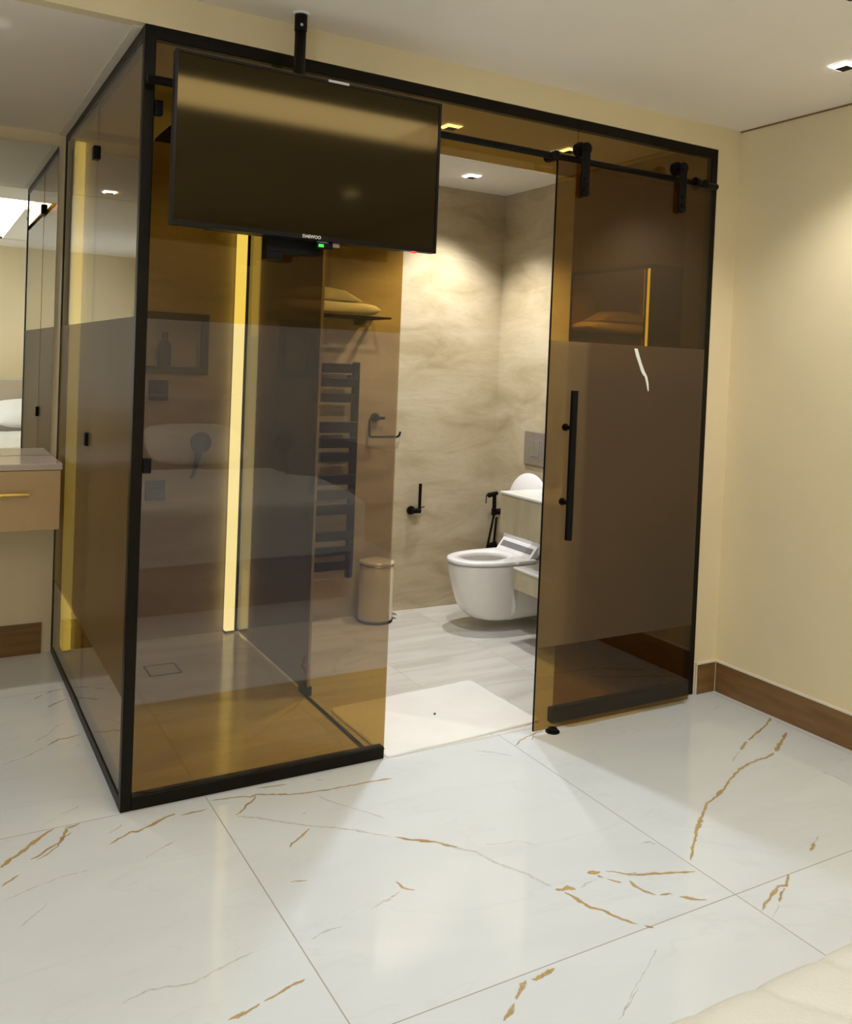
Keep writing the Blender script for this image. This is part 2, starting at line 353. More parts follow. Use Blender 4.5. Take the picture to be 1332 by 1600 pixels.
VEINS = [
 (9,0.9,[(-0.362,-0.176),(-0.339,-0.138),(-0.307,-0.114),(-0.278,-0.082),(-0.248,-0.049),(-0.217,-0.021),(-0.193,-0.007)]),
 (6,0.6,[(-0.369,-0.27),(-0.338,-0.245),(-0.311,-0.221)]),
 (8,0.8,[(-0.286,-0.164),(-0.253,-0.146),(-0.229,-0.123),(-0.194,-0.099),(-0.175,-0.059),(-0.165,-0.027),(-0.123,-0.008)]),
 (5,0.5,[(-0.276,-0.174),(-0.238,-0.153),(-0.202,-0.118),(-0.187,-0.084),(-0.149,-0.047)]),
 (4,0.25,[(-0.374,-0.341),(-0.29,-0.309),(-0.208,-0.287),(-0.131,-0.287)]),
 (7,0.85,[(-0.069,-0.176),(-0.018,-0.146),(0.008,-0.128),(0.024,-0.135),(0.069,-0.119),(0.124,-0.086),(0.168,-0.07)]),
 (6,0.8,[(0.162,-0.094),(0.209,-0.092),(0.25,-0.091),(0.272,-0.083)]),
 (5,0.4,[(-0.063,-0.112),(-0.026,-0.093),(-0.003,-0.065)]),
 (4,0.3,[(0.007,-0.299),(0.065,-0.264),(0.131,-0.23)]),
 (4,0.2,[(-0.349,-0.488),(-0.309,-0.45),(-0.256,-0.394)]),
 (6,0.25,[(-0.167,-0.872),(-0.094,-0.853),(-0.001,-0.877),(0.091,-0.848),(0.171,-0.832)]),
 (7,0.7,[(0.031,-1.031),(0.058,-1.028),(0.087,-1.023),(0.124,-1.007)]),
 (7,0.6,[(0.124,-1.007),(0.163,-1.002),(0.207,-0.988),(0.249,-0.98)]),
 (5,0.4,[(-0.189,0.075),(-0.154,0.079),(-0.104,0.103)]),
 (6,0.8,[(0.279,-0.038),(0.328,-0.047),(0.392,-0.058),(0.414,-0.073),(0.437,-0.064),(0.472,-0.081),(0.537,-0.111),(0.601,-0.126),(0.669,-0.135),(0.754,-0.141),(0.842,-0.145),(0.915,-0.155)]),
 (7,0.75,[(0.435,-0.068),(0.416,-0.094),(0.381,-0.121),(0.358,-0.149),(0.325,-0.174)]),
 (7,0.4,[(0.325,-0.174),(0.381,-0.208),(0.459,-0.278),(0.528,-0.337),(0.59,-0.379),(0.649,-0.424),(0.684,-0.465),(0.732,-0.504)]),
 (8,0.7,[(0.732,-0.504),(0.763,-0.534),(0.788,-0.552),(0.837,-0.588),(0.888,-0.652)]),
 (7,0.7,[(0.52,-0.34),(0.498,-0.361),(0.462,-0.388),(0.433,-0.405),(0.415,-0.426)]),
 (6,0.5,[(0.444,-0.022),(0.517,-0.033),(0.564,-0.04)]),
 (5,0.4,[(0.62,-0.15),(0.639,-0.203),(0.672,-0.257),(0.714,-0.317),(0.761,-0.394)]),
 (7,0.5,[(0.524,-0.248),(0.549,-0.253)]),
 (6,0.5,[(0.657,-0.043),(0.687,-0.068)]),
 (5,0.45,[(0.346,-0.592),(0.378,-0.599),(0.407,-0.608)]),
 (5,0.35,[(0.305,-0.857),(0.341,-0.841),(0.376,-0.836),(0.417,-0.843)]),
 (5,0.25,[(0.495,-0.808),(0.544,-0.794),(0.603,-0.773),(0.628,-0.76)]),
 (7,0.55,[(0.628,-0.713),(0.63,-0.756),(0.65,-0.776),(0.665,-0.788)]),
 (9,0.7,[(0.755,-0.527),(0.78,-0.545),(0.842,-0.593)]),
 (10,0.35,[(0.842,-0.593),(0.879,-0.648),(0.921,-0.692),(0.939,-0.759),(0.966,-0.811),(0.994,-0.86),(1.006,-0.909),(1.025,-0.947)]),
 (12,0.9,[(1.016,-0.95),(1.039,-0.965),(1.059,-0.966),(1.078,-0.986)]),
 (9,0.85,[(1.036,-0.968),(1.043,-1.002),(1.052,-1.042),(1.057,-1.068),(1.078,-1.093),(1.092,-1.131),(1.11,-1.158),(1.125,-1.188)]),
 (5,0.4,[(1.078,-0.986),(1.118,-0.972),(1.17,-0.97)]),
 (13,1,[(1.153,-0.926),(1.176,-0.938),(1.205,-0.947)]),
 (14,0.95,[(1.18,-0.942),(1.181,-0.961),(1.191,-0.98)]),
 (9,0.8,[(1.189,-0.974),(1.205,-0.998),(1.22,-1.021)]),
 (6,0.7,[(1.207,-0.944),(1.235,-0.963),(1.265,-0.989),(1.303,-0.998)]),
 (14,0.85,[(0.725,-1.221),(0.742,-1.233),(0.776,-1.227),(0.817,-1.22)]),
 (9,0.6,[(0.725,-1.221),(0.693,-1.242),(0.673,-1.257),(0.654,-1.272)]),
 (11,0.7,[(0.657,-1.271),(0.64,-1.28),(0.618,-1.299),(0.585,-1.313)]),
 (4,0.2,[(0.958,-0.667),(1.024,-0.687),(1.078,-0.694),(1.117,-0.743)]),
 (3,0.25,[(0.958,-1.363),(0.904,-1.394),(0.828,-1.432)]),
 (5,0.25,[(0.548,-0.8),(0.595,-0.779),(0.618,-0.77)]),
 (6,0.85,[(-0.149,0.616),(-0.122,0.645),(-0.099,0.666),(-0.069,0.664),(-0.046,0.669),(-0.009,0.683)]),
 (5,0.4,[(-0.313,0.512),(-0.276,0.537),(-0.239,0.547),(-0.191,0.585),(-0.149,0.616)]),
 (7,0.75,[(-0.145,1.118),(-0.119,1.144),(-0.093,1.163)]),
 (5,0.45,[(-0.093,1.163),(-0.066,1.189),(-0.011,1.196)]),
 (6,0.5,[(-0.102,1.0),(-0.075,1.03),(-0.039,1.057),(-0.007,1.08)]),
 (5,0.3,[(-0.192,1.067),(-0.146,1.112)]),
 (5,0.3,[(-0.191,0.67),(-0.13,0.725),(-0.091,0.795),(-0.047,0.82)]),
 (6,0.4,[(-0.056,0.568),(-0.023,0.594)]),
 (6,0.5,[(-0.129,0.088),(-0.101,0.105)]),
 (7,0.8,[(-0.177,-0.032),(-0.161,-0.016),(-0.14,-0.014),(-0.117,-0.004)]),
 (10,0.85,[(2.615,-0.488),(2.496,-0.551),(2.4,-0.6)]),
 (7,0.85,[(2.4,-0.6),(2.333,-0.62),(2.277,-0.619),(2.21,-0.628),(2.139,-0.648),(2.052,-0.684),(1.973,-0.727),(1.893,-0.76),(1.821,-0.782),(1.769,-0.818),(1.717,-0.851)]),
 (12,0.7,[(1.754,-0.826),(1.691,-0.869),(1.64,-0.904),(1.612,-0.929)]),
 (7,0.7,[(1.625,-0.916),(1.563,-0.962),(1.489,-1.024)]),
 (7,0.75,[(2.689,-0.35),(2.596,-0.399),(2.498,-0.435),(2.388,-0.478)]),
 (13,0.5,[(2.382,-0.475),(2.309,-0.516),(2.282,-0.532)]),
 (6,0.4,[(2.282,-0.532),(2.206,-0.567),(2.157,-0.599)]),
 (13,0.6,[(1.949,-1.118),(1.91,-1.137),(1.878,-1.152)]),
 (4,0.4,[(1.999,-1.094),(1.939,-1.123)]),
 (5,0.3,[(2.419,-0.785),(2.432,-0.843),(2.418,-0.923)]),
 (5,0.6,[(1.675,-0.049),(1.639,-0.048),(1.576,-0.065),(1.525,-0.086),(1.473,-0.121)]),
 (4,0.5,[(1.62,-0.054),(1.567,-0.106)]),
 (6,0.3,[(1.303,-0.085),(1.357,-0.123),(1.421,-0.194)]),
 (7,0.3,[(1.416,-0.873),(1.453,-0.885),(1.468,-0.913)]),
 (4,0.2,[(2.507,-0.189),(2.585,-0.152)]),
 (6,0.8,[(1.254,-0.991),(1.303,-1.009),(1.352,-1.027),(1.402,-1.045),(1.469,-1.071)]),
 (9,0.85,[(1.248,-1.011),(1.241,-1.04),(1.249,-1.075),(1.27,-1.11)]),
 (12,0.7,[(1.27,-1.11),(1.306,-1.116),(1.316,-1.13)]),
 (7,0.75,[(1.314,-1.132),(1.339,-1.155),(1.365,-1.177),(1.389,-1.193)]),
 (8,0.8,[(1.129,-1.183),(1.141,-1.2),(1.157,-1.218)]),
 (7,0.85,[(1.714,-1.201),(1.677,-1.226),(1.651,-1.239),(1.629,-1.233),(1.597,-1.244),(1.549,-1.265),(1.515,-1.275),(1.48,-1.295)]),
 (6,0.6,[(1.646,-1.249),(1.608,-1.257),(1.558,-1.291)]),
 (3,0.25,[(1.558,-1.291),(1.501,-1.321),(1.473,-1.333)]),
 (3,0.2,[(1.109,-1.274),(1.016,-1.326),(0.936,-1.368),(0.842,-1.427)]),
]
# ------------------------------------------------------------------ measures (metres)
W, WR, H, HC, D = 2.578, 2.7196, 2.53, 2.636, 1.745
BX = 2.60            # bathroom side of the right-hand wall
BH = 2.572           # bathroom ceiling
XL, YB = -1.9, -4.75 # far left and far back of the bedroom

# ------------------------------------------------------------------ setting
# floor with its inlaid gold veins (pattern of the tiles)
bm = bmesh.new(); lay = bm.verts.layers.float.new('edge')
box(bm, (XL - .1, YB - .1, -.10), (WR + .1, 0.0, 0))
box(bm, (XL - .1, 0.0, -.10), (0, D + .1, 0))
vz = [.0003]
def vein(bm, pts, w, s):
    vz[0] += .000012
    pts = [Vector((x, y, 0)) for x, y in pts]
    # resample with jitter
    rs = []
    for a, b in zip(pts[:-1], pts[1:]):
        n = max(1, int((b - a).length / .012))
        for k in range(n): rs.append(a.lerp(b, k / n))
    rs.append(pts[-1])
    n = len(rs); mi = 1 if s > .42 else 2
    L = []
    for i, p in enumerate(rs):
        d = (rs[min(i + 1, n - 1)] - rs[max(i - 1, 0)]).normalized(); q = Vector((-d.y, d.x, 0))
        j = noise.noise(p * 45) * .004 + noise.noise(p * 110 + Vector((3, 1, 0))) * .002
        k = .55 + .75 * abs(noise.noise(p * 22 + Vector((9, 4, 0))))* 1.8
        e = min(1, (i + .6) / 3, (n - i - .4) / 3)
        hw = w * .0005 * 1.5 * k * max(.25, e)
        c = p + q * j + Vector((0, 0, vz[0]))
        row = []
        for t, a in ((-1, 0), (-.2, 1), (.2, 1), (1, 0)):
            v = bm.verts.new(c + q * hw * t); v[lay] = a * (.55 + .45 * s) * (1 if 0 < i < n - 1 else 0); row.append(v)
        L.append(row)
    for a, b in zip(L[:-1], L[1:]):
        for k in range(3):
            bm.faces.new((a[k], a[k + 1], b[k + 1], b[k])).material_index = mi
for w, s, pts in VEINS: vein(bm, pts, w * 1.75, s)
S('floor', bm, [M['tile'], M['gold'], M['gold_soft']])
S('floor_bathroom', boxes(((0, 0, -.10), (WR, D + .1, 0))), M['bath_tile'])

# ceiling with a cove slot across the room
CY0, CY1, CZ, CX0, CX1 = -1.20, -1.66, 2.80, -.28, 1.80
CLX, CYB = .14, -4.0      # right edge of the run along the bed, its far end
bm = bmesh.new()
box(bm, (XL - .1, CY0, HC), (WR + .1, .05, HC + .02))
box(bm, (CX1, YB - .1, HC), (WR + .1, CY0, HC + .02))
box(bm, (XL - .1, YB - .1, HC), (CX0, CY0, HC + .02))
box(bm, (CLX, CYB, HC), (CX1, CY1, HC + .02))
box(bm, (CX0, YB - .1, HC), (CX1, CYB, HC + .02))
box(bm, (CX0 - .02, CY0, HC), (CX1 + .02, CY0 + .02, CZ)); box(bm, (CX0 - .02, CYB - .02, HC), (CX0, CY0, CZ)); box(bm, (CLX + .6, CYB, HC), (CLX + .62, CY1 - .6, CZ)); box(bm, (CLX + .6, CY1 - .62, HC), (CX1, CY1 - .6, CZ))
box(bm, (CX1, CY1 - .62, HC), (CX1 + .02, CY0, CZ)); box(bm, (CX0, CYB - .02, HC), (CX1 + .02, CYB, CZ))
box(bm, (CX0 - .02, CYB - .02, CZ), (CX1 + .02, CY0 + .02, CZ + .02))
S('ceiling', bm, M['ceil'])
S('ceiling_alcove', boxes(((XL - .1, .05, H), (0, D + .1, H + .02))), M['ceil'])
S('ceiling_bathroom', boxes(((0, .05, BH), (WR, D + .1, BH + .02))), M['bath_ceil'])

# walls
S('wall_right', boxes(((WR, YB - .1, 0), (WR + .1, 0.05, HC))), M['wall'])
bm = boxes(((XL - .1, 0, H), (WR, .05, HC)), ((W, 0, 0), (WR, .05, H)))
S('wall_front', bm, M['wall'])
S('wall_rear', boxes(((XL - .1, YB - .1, 0), (WR + .1, YB, HC))), M['wall'])
S('wall_left', boxes(((XL - .1, YB, 0), (XL, D, HC))), M['wall'])
S('wall_alcove', boxes(((XL, D, 0), (0, D + .1, H))), M['wall'])
# bathroom back wall around a recessed niche
NX0, NX1, NZ0, NZ1 = .375, .695, 1.425, 1.665
bm = boxes(((0, D, 0), (NX0, D + .1, BH)), ((NX1, D, 0), (WR, D + .1, BH)), ((NX0, D, 0), (NX1, D + .1, NZ0)),
           ((NX0, D, NZ1), (NX1, D + .1, BH)), ((NX0, D + .09, NZ0), (NX1, D + .1, NZ1)))
S('wall_bathroom_back', bm, M['stone'])
S('wall_bathroom_right', boxes(((BX, .05, 0), (WR, D, BH))), M['stone'])

# added unseen window on the left wall, its blind glowing as cool fill
bm = boxes(((XL, -4.45, .80), (XL + .03, -4.39, 2.30)), ((XL, -2.71, .80), (XL + .03, -2.65, 2.30)), ((XL, -4.39, .80), (XL + .03, -2.71, .86)), ((XL, -4.39, 2.24), (XL + .03, -2.71, 2.30)), ((XL, -3.58, .86), (XL + .03, -3.52, 2.24)))
wn = S('added_window', bm, M['dl_trim'])
S('added_window_blind', boxes(((XL + .002, -4.39, .86), (XL + .008, -3.58, 2.24)), ((XL + .002, -3.52, .86), (XL + .008, -2.71, 2.24))), M['window_fill'], wn)

# skirting
S('baseboard_right', boxes(((WR - .012, YB, 0), (WR, -.0, .140))), M['base'])
S('baseboard_front', boxes(((W + .012, -.012, 0), (WR - .012, 0, .140))), M['base'])
S('baseboard_alcove', boxes(((XL, D - .012, 0), (-.045, D, .15))), M['base'])
S('baseboard_left', boxes(((XL, YB, 0), (XL + .012, D - .012, .14))), M['base'])
S('baseboard_rear', boxes(((XL + .012, YB, 0), (WR - .012, YB + .012, .14))), M['base'])
bm = boxes(((WR - .014, YB, .140), (WR, 0, .148)), ((W + .005, -.014, .140), (WR - .014, 0, .148)), ((W + .005, -.010, 0), (W + .012, 0, .140)),
           ((WR - .014, -.014, 0), (WR - .012, -.012, .140)))
S('trim_1', bm, M['caulk'])
# low wood panelling far back on the right wall, seen mirrored in the glass
S('trim_2', boxes(((WR - .045, -4.70, .0), (WR - .014, -3.20, .79))), M['bedwood2'])
# shade between right wall and ceiling, painted as a thin dark strip
S('gap_shade_strip', boxes(((WR - .005, YB, HC - .007), (WR, -.001, HC - .0005))), M['bedwood'])
S('trim_3', boxes(((-.030, .04, H - .004), (-.002, D - .002, H))), M['caulk'])

# ------------------------------------------------------------------ lamps of the room
def area(name, loc, rot, sx, sy, power, col, parent=None, spread=None):
    l = bpy.data.lights.new(name, 'AREA'); l.shape = 'RECTANGLE'; l.size = sx; l.size_y = sy; l.energy = power; l.color = col
    if spread: l.spread = spread
    o = bpy.data.objects.new(name, l); o.location = loc; o.rotation_euler = rot; COL.objects.link(o)
    if parent is not None: o.parent = parent; o.location = Vector(loc) - parent.location
    return o
def spot(name, loc, power, col, angle, blend=.6, parent=None, tilt=(0, 0, 0), r=.035):
    l = bpy.data.lights.new(name, 'SPOT'); l.energy = power; l.color = col; l.spot_size = math.radians(angle); l.spot_blend = blend; l.shadow_soft_size = r
    o = bpy.data.objects.new(name, l); o.location = loc; o.rotation_euler = tilt; COL.objects.link(o)
    if parent is not None: o.parent = parent; o.location = Vector(loc) - parent.location
    return o

t = thing('cove_light', 'warm cove light running round the recessed slot of the bedroom ceiling', 'light', (.4, -1.5, CZ - .03))
obj('diffuser', boxes(((CX0 + .02, CY1 - .58, CZ - .012), (CX1 - .02, CY0 - .02, CZ - .004))), M['cove'], t)
obj('diffuser', boxes(((CX0 + .02, CYB + .02, CZ - .012), (CLX + .58, CY1 - .59, CZ - .004))), M['cove'], t)
obj('mounting_channel', boxes(((CX0 + .01, CY1 - .59, CZ - .004), (CX1 - .01, CY0 - .01, CZ - .001))), M['dl_trim'], t)

def downlight(loc, label, power, col=(1, .95, .86), angle=120, group=None, tilt=(0, 0, 0), lit=True):
    x, y, z = loc
    t = thing('recessed_downlight', label, 'ceiling light', loc, group)
    o_, i_, c_ = .050, .041, .025
    def ring(a, b, z0, z1, m, nm):
        bm = bmesh.new()
        A = [(x + sx * a, y + sy * a, z0) for sx, sy in ((-1, -1), (1, -1), (1, 1), (-1, 1))]
        B = [(x + sx * b, y + sy * b, z1) for sx, sy in ((-1, -1), (1, -1), (1, 1), (-1, 1))]
        loft([A, B], False, False, bm)
        # give it thickness
        r = bmesh.ops.solidify(bm, geom=bm.faces[:], thickness=.0015)
        return obj(nm, bm, m, t)
    ring(o_, i_, z - .003, z - .004, M['dl_trim'], 'trim_ring')
    ring(i_, c_, z - .003, z - .012, M['lamp'], 'glowing_reflector')
    obj('dark_baffle', boxes(((x - c_, y - c_, z - .0125), (x + c_, y + c_, z - .0115))), M['black'], t)
    if power: spot('downlight_lamp', (x, y, z - .03), power, col, angle, .7, t, tilt)
    return t
downlight((2.30, -.83, HC), 'square downlight in the bedroom ceiling near the right wall', 26, (1, .97, .90))
downlight((1.95, -3.05, HC), 'square downlight in the bedroom ceiling over the quilt', 20, (.93, .97, 1))
downlight((-.45, .30, H), 'square downlight in the low ceiling before the console', 7, (1, .97, .93))
downlight((-.62, 1.47, H), 'square downlight in the low ceiling straight over the console top', 26, (1, .95, .88), 110)
downlight((2.11, 1.38, BH), 'square downlight in the bathroom ceiling above the toilet', 74, (1, .96, .88), 108)
downlight((.60, .72, BH), 'added square downlight in the ceiling of the shower', 10, (1, .95, .86), 110, tilt=(math.radians(28), 0, 0))  # added lamp hidden behind the television, lifts the shower back wall
downlight((2.16, .56, BH), 'square downlight in the bathroom ceiling above the stone washstand', 14, (1, .95, .85), 100)

downlight((1.472, .561, BH), 'square downlight in the bathroom ceiling inside the doorway', 54, (.95, .97, 1), 125, tilt=(math.radians(6), 0, 0))
downlight((-.5, -2.2, HC), 'added square downlight in the bedroom ceiling left of the bed', 14, (.93, .97, 1))  # added unseen lamp, cool fill for floor and bed
downlight((.9, -4.25, HC), 'added square downlight in the bedroom ceiling above the pillows', 10, (.95, .98, 1))  # added unseen lamp that brightens the rear wall

# ------------------------------------------------------------------ glass enclosure
t = thing('glass_enclosure', 'bronze glass bathroom enclosure in black frame with satin band across its panes', 'glass partition', (0, 0, 0))
P = .036
bm = boxes(((0, 0, 0), (P, P, H)),)
fr = obj('corner_post', bm, M['frame'], t, bevel=.003)
obj('top_rail', boxes(((P, 0, H - .042), (W, P, H - .001))), M['frame'], t, bevel=.003)
obj('right_post', boxes(((W - .034, 0, 0), (W, P, H - .042))), M['frame'], t, bevel=.003)
obj('bottom_rail', boxes(((P, 0, 0), (.957, P, .045))), M['frame'], t, bevel=.003)
obj('bottom_rail', boxes(((1.752, 0, 0), (W - .034, P, .060))), M['frame'], t, bevel=.003)
obj('side_bottom_rail', boxes(((0, P, 0), (P, D - .001, .040))), M['frame'], t, bevel=.003)
obj('side_top_rail', boxes(((0, P, H - .040), (P, D - .001, H - .001))), M['frame'], t, bevel=.003)
obj('back_post', boxes(((0, D - .036, .040), (P, D - .001, H - .040))), M['frame'], t, bevel=.003)
GT = .008
obj('glass_pane', boxes(((P, .004, .045), (.957, .004 + GT, H - .042))), M['g_front'], t)
obj('glass_pane', boxes(((.960, .004, 2.286), (1.757, .004 + GT, H - .042))), M['g_clear'], t)
obj('glass_pane', boxes(((1.760, .004, .060), (W - .034, .004 + GT, H - .042))), M['g_frost'], t)
obj('side_glass_pane', boxes(((.004, P, .040), (.004 + GT, .872, H - .040))), M['g_frost'], t)
o = obj('side_glass_pane', boxes(((.004, -.418, -1.2), (.004 + GT, .418, 1.250))), M['g_frost'], t)
o.matrix_parent_inverse = Matrix(); o.location = (0, 1.2935, 1.24); o.rotation_euler = (0, 0, math.radians(.18))
for z in (2.284, 1.131):
    obj('glass_clamp', boxes(((-.010, .852, z - .027), (.020, .896, z + .027))), M['black'], t, bevel=.004)
for z in (2.272, 1.125):
    obj('post_bracket', boxes(((P, -.008, z - .024), (.062, .018, z + .024))), M['black'], t, bevel=.003)

# sliding rail and door
t = thing('sliding_door_rail', 'round black rail running across the top of the glass front', 'rail', (0, 0, 2.345))
obj('rail_tube', tubes(([(-.0 + .002, -.045, 2.345), (2.526, -.045, 2.345)], .0135)), M['black'], t, smooth=True)
for x in (.30, 1.02, 1.600, 2.44):
    obj('rail_bracket', tubes(([(x, -.060, 2.345), (x, .003, 2.345)], [.021, .019])), M['black'], t, bevel=.002)
obj('end_stop', tubes(([(2.385, -.045, 2.345), (2.405, -.045, 2.345)], .026)), M['black'], t, bevel=.002)
obj('end_stop', boxes(((2.500, -.050, 2.332), (2.526, -.002, 2.358))), M['black'], t, bevel=.002)

t = thing('sliding_door', 'bronze glass sliding door hung on black rollers, slid open to the right', 'sliding door', (2.05, -.07, .02))
DY = -.075
obj('door_glass', boxes(((1.599, DY, .020), (2.466, DY + .010, 2.325))), M['g_frost'], t)
obj('pane_edge', boxes(((1.5975, DY, .020), (1.599, DY + .010, 2.325))), M['black'], t)
hd = obj('pull_handle', tubes(([(1.690, -.128, .804), (1.690, -.128, 1.407)], .0150)), M['black'], t, smooth=False, bevel=.002)
for z in (1.256, .953):
    s = obj('handle_standoff', tubes(([(1.690, -.122, z), (1.690, DY, z)], [.009, .009]), ([(1.690, DY - .008, z), (1.690, DY, z)], .015)), M['black'], hd)
for x in (1.727, 2.270):
    hg = obj('roller_hanger', boxes(((x - .021, -.096, 2.212), (x + .021, -.084, 2.385))), M['black'], t, bevel=.006)
    def sub(nm, bm_):
        return obj(nm, bm_, M['black'], hg, bevel=.002)
    sub('hanger_foot', tubes(([(x, -.096, 2.212), (x, -.084, 2.212)], .021)))
    sub('roller_wheel', tubes(([(x, -.060, 2.389), (x, -.036, 2.389)], .030)))
    sub('wheel_axle', tubes(([(x, -.102, 2.385), (x, -.036, 2.385)], [.012, .012])))
    sub('hanger_cap', tubes(([(x, -.097, 2.387), (x, -.083, 2.387)], .024)))
    sub('hanger_bolt', tubes(([(x, -.100, 2.262), (x, -.084, 2.262)], .011)))
    sub('hanger_bolt', tubes(([(x, -.100, 2.222), (x, -.084, 2.222)], .011)))
    sub('glass_spacer', boxes(((x - .015, -.084, 2.21), (x + .015, DY, 2.29))))
# pale jagged mark on the door film
bm = bmesh.new()
tp = [(2.055, 1.592), (2.068, 1.560), (2.083, 1.530), (2.100, 1.497), (2.113, 1.480), (2.120, 1.474), (2.130, 1.445), (2.137, 1.412)]
lo = []
for i, (x, z) in enumerate(tp):
    w = (.009, .010, .009, .010, .010, .007, .006, .003)[i]
    lo.append([(x - w, DY - .0012, z), (x + w, DY - .0012, z), (x + w, DY - .0002, z), (x - w, DY - .0002, z)])
loft(lo, True, True, bm)
tag(obj('film_mark', bm, M['pale_mark'], t), 'bright jagged mark on the satin film')

o = obj('door_floor_guide', tubes(([(1.700, -.070, 0), (1.700, -.070, .017)], .020), ([(1.700, -.070, .0), (1.700, -.070, .006)], .030)), M['black'], bevel=.002)
tag(o, 'small round black floor guide under the sliding door corner', 'door guide')

# ------------------------------------------------------------------ television on ceiling pole
t = thing('ceiling_television_mount', 'black tubular mount dropping from the ceiling to carry the television', 'tv mount', (.479, -.105, HC))
px, py = .479, -.105
obj('pole', tubes(([(px, py, 1.98), (px, py, HC - .012)], .019)), M['frame'], t, smooth=True)
obj('pole_collar', tubes(([(px, py, HC - .060), (px, py, HC - .004)], .021)), M['black'], t, bevel=.002)
obj('ceiling_flange', tubes(([(px, py, HC - .006), (px, py, HC - .0005)], .030)), M['dl_trim'], t)
obj('mount_screw', tubes(([(px - .006, py - .0245, HC - .045), (px - .006, py - .019, HC - .045)], .005)), M['chrome'], t)
obj('back_plate', boxes(((px - .11, -.130, 1.93), (px + .13, -.118, 2.20)), ((px - .03, -.125, 2.0), (px + .03, -.100, 2.12))), M['black'], t)
obj('lower_bracket', boxes(((.372, -.150, 1.835), (.560, -.100, 1.935)), ((.372, -.150, 1.812), (.430, -.100, 1.836))), M['black'], t, bevel=.003)

t = thing('television', 'flat black television hanging from a ceiling pole before the glass', 'television', (.515, -.17, 1.88))
TX0, TX1, TZ0, TZ1 = .0505, .979, 1.8805, 2.406
bm = boxes(((TX0, -.190, TZ0), (TX1, -.165, TZ1)), ((TX0 + .12, -.165, TZ0 + .0), (TX1 - .12, -.132, TZ1 - .16)))
obj('housing', bm, M['tv_case'], t, bevel=.003)
bm = bmesh.new(); b_ = .008
box(bm, (TX0, -.200, TZ0), (TX0 + b_, -.190, TZ1)); box(bm, (TX1 - b_, -.200, TZ0), (TX1, -.190, TZ1))
box(bm, (TX0 + b_, -.200, TZ1 - b_), (TX1 - b_, -.190, TZ1)); box(bm, (TX0 + b_, -.200, TZ0), (TX1 - b_, -.190, TZ0 + .015))
obj('bezel', bm, M['tv_case'], t)
obj('screen', boxes(((TX0 + b_, -.1965, TZ0 + .015), (TX1 - b_, -.190, TZ1 - b_))), M['screen'], t)
cu = bpy.data.curves.new('lettering', 'FONT'); cu.body = 'DAEWOO'; cu.size = .0155; cu.extrude = .0003; cu.align_x = 'CENTER'; cu.align_y = 'CENTER'; cu.offset = .0004
to = bpy.data.objects.new('lettering_source', cu); COL.objects.link(to)
bpy.context.view_layer.update()
me = bpy.data.meshes.new_from_object(to.evaluated_get(bpy.context.evaluated_depsgraph_get()))
bpy.data.objects.remove(to); me.name = 'brand_lettering'; me.materials.clear(); me.materials.append(M['white_letter'])
lt = bpy.data.objects.new('brand_lettering', me); COL.objects.link(lt); lt.parent = t
xs = [v.co.x for v in me.vertices]; sc = .064 / (max(xs) - min(xs))
lt.scale = (sc, sc, 1); lt.rotation_euler = (PI / 2, 0, 0)
lt.location = Vector((.507, -.2004, TZ0 + .0085)) - t.location
tag(lt, 'small silver brand letters')
tag(obj('energy_label', boxes(((.545, -.201, TZ1 - .0065), (.62, -.199, TZ1 + .0015))), M['sticker'], t), 'silver sticker on the top edge')
tag(obj('standby_light', boxes(((.885, -.196, TZ0 - .006), (.902, -.186, TZ0 + .0004))), M['red_led'], t), 'red standby light')

t = thing('plug_in_receiver', 'small dark receiver with green light sticking out under the television', 'receiver', (.56, -.17, 1.868))
obj('casing', boxes(((.530, -.186, 1.8565), (.590, -.166, 1.8804))), M['black'], t, bevel=.003)
obj('silver_edge', boxes(((.532, -.1875, 1.8755), (.572, -.186, 1.8785))), M['sticker'], t)
obj('green_light', boxes(((.538, -.1875, 1.861), (.556, -.186, 1.871))), M['green_led'], t)
obj('usb_plug', boxes(((.590, -.182, 1.866), (.615, -.170, 1.878))), M['steel'], t)

# ------------------------------------------------------------------ shower
t = thing('shower_screen', 'fixed grey glass shower screen standing between shower and toilet area', 'glass screen', (.918, 1.2, 0))
SX = .935
obj('glass_pane', boxes(((SX - .004, .700, .012), (SX + .004, D - .012, 2.30))), M['g_screen'], t)
obj('wall_profile', boxes(((SX - .010, D - .028, .0), (SX + .010, D - .001, 2.30))), M['frame'], t)
obj('front_edge_strip', boxes(((SX - .0055, .694, .012), (SX + .0055, .700, 2.30))), M['steel'], t)
obj('floor_foot', boxes(((SX - .018, .690, 0), (SX + .016, .770, .040))), M['black'], t, bevel=.004)
o = obj('floor_threshold_strip', boxes(((SX - .018, .04, 0), (SX - .006, .690, .008))), M['frame'])
tag(o, 'thin dark strip on the floor closing the shower opening', 'threshold')

def led_box(x0, x1, y0, z1, label):
    t = thing('led_light_column', label, 'led light', ((x0 + x1) / 2, (y0 + D) / 2, 0))
    obj('diffuser', boxes(((x0, y0, .012), (x1, D - .006, z1))), M['led'], t)
    obj('wall_channel', boxes(((x0 - .0, D - .006, .012), (x1 + .0, D - .001, z1))), M['dl_trim'], t)
    obj('end_cap', boxes(((x0, y0, 0), (x1, D - .001, .012))), M['steel'], t)
led_box(.042, .085, 1.690, 2.50, 'glowing yellow light column in the shower corner behind the side glass')
led_box(.868, .916, 1.700, 2.30, 'glowing yellow light column on the wall beside the shower screen')
led_box(.962, .992, 1.718, 2.30, 'slim glowing yellow light column on the toilet side of the shower screen')

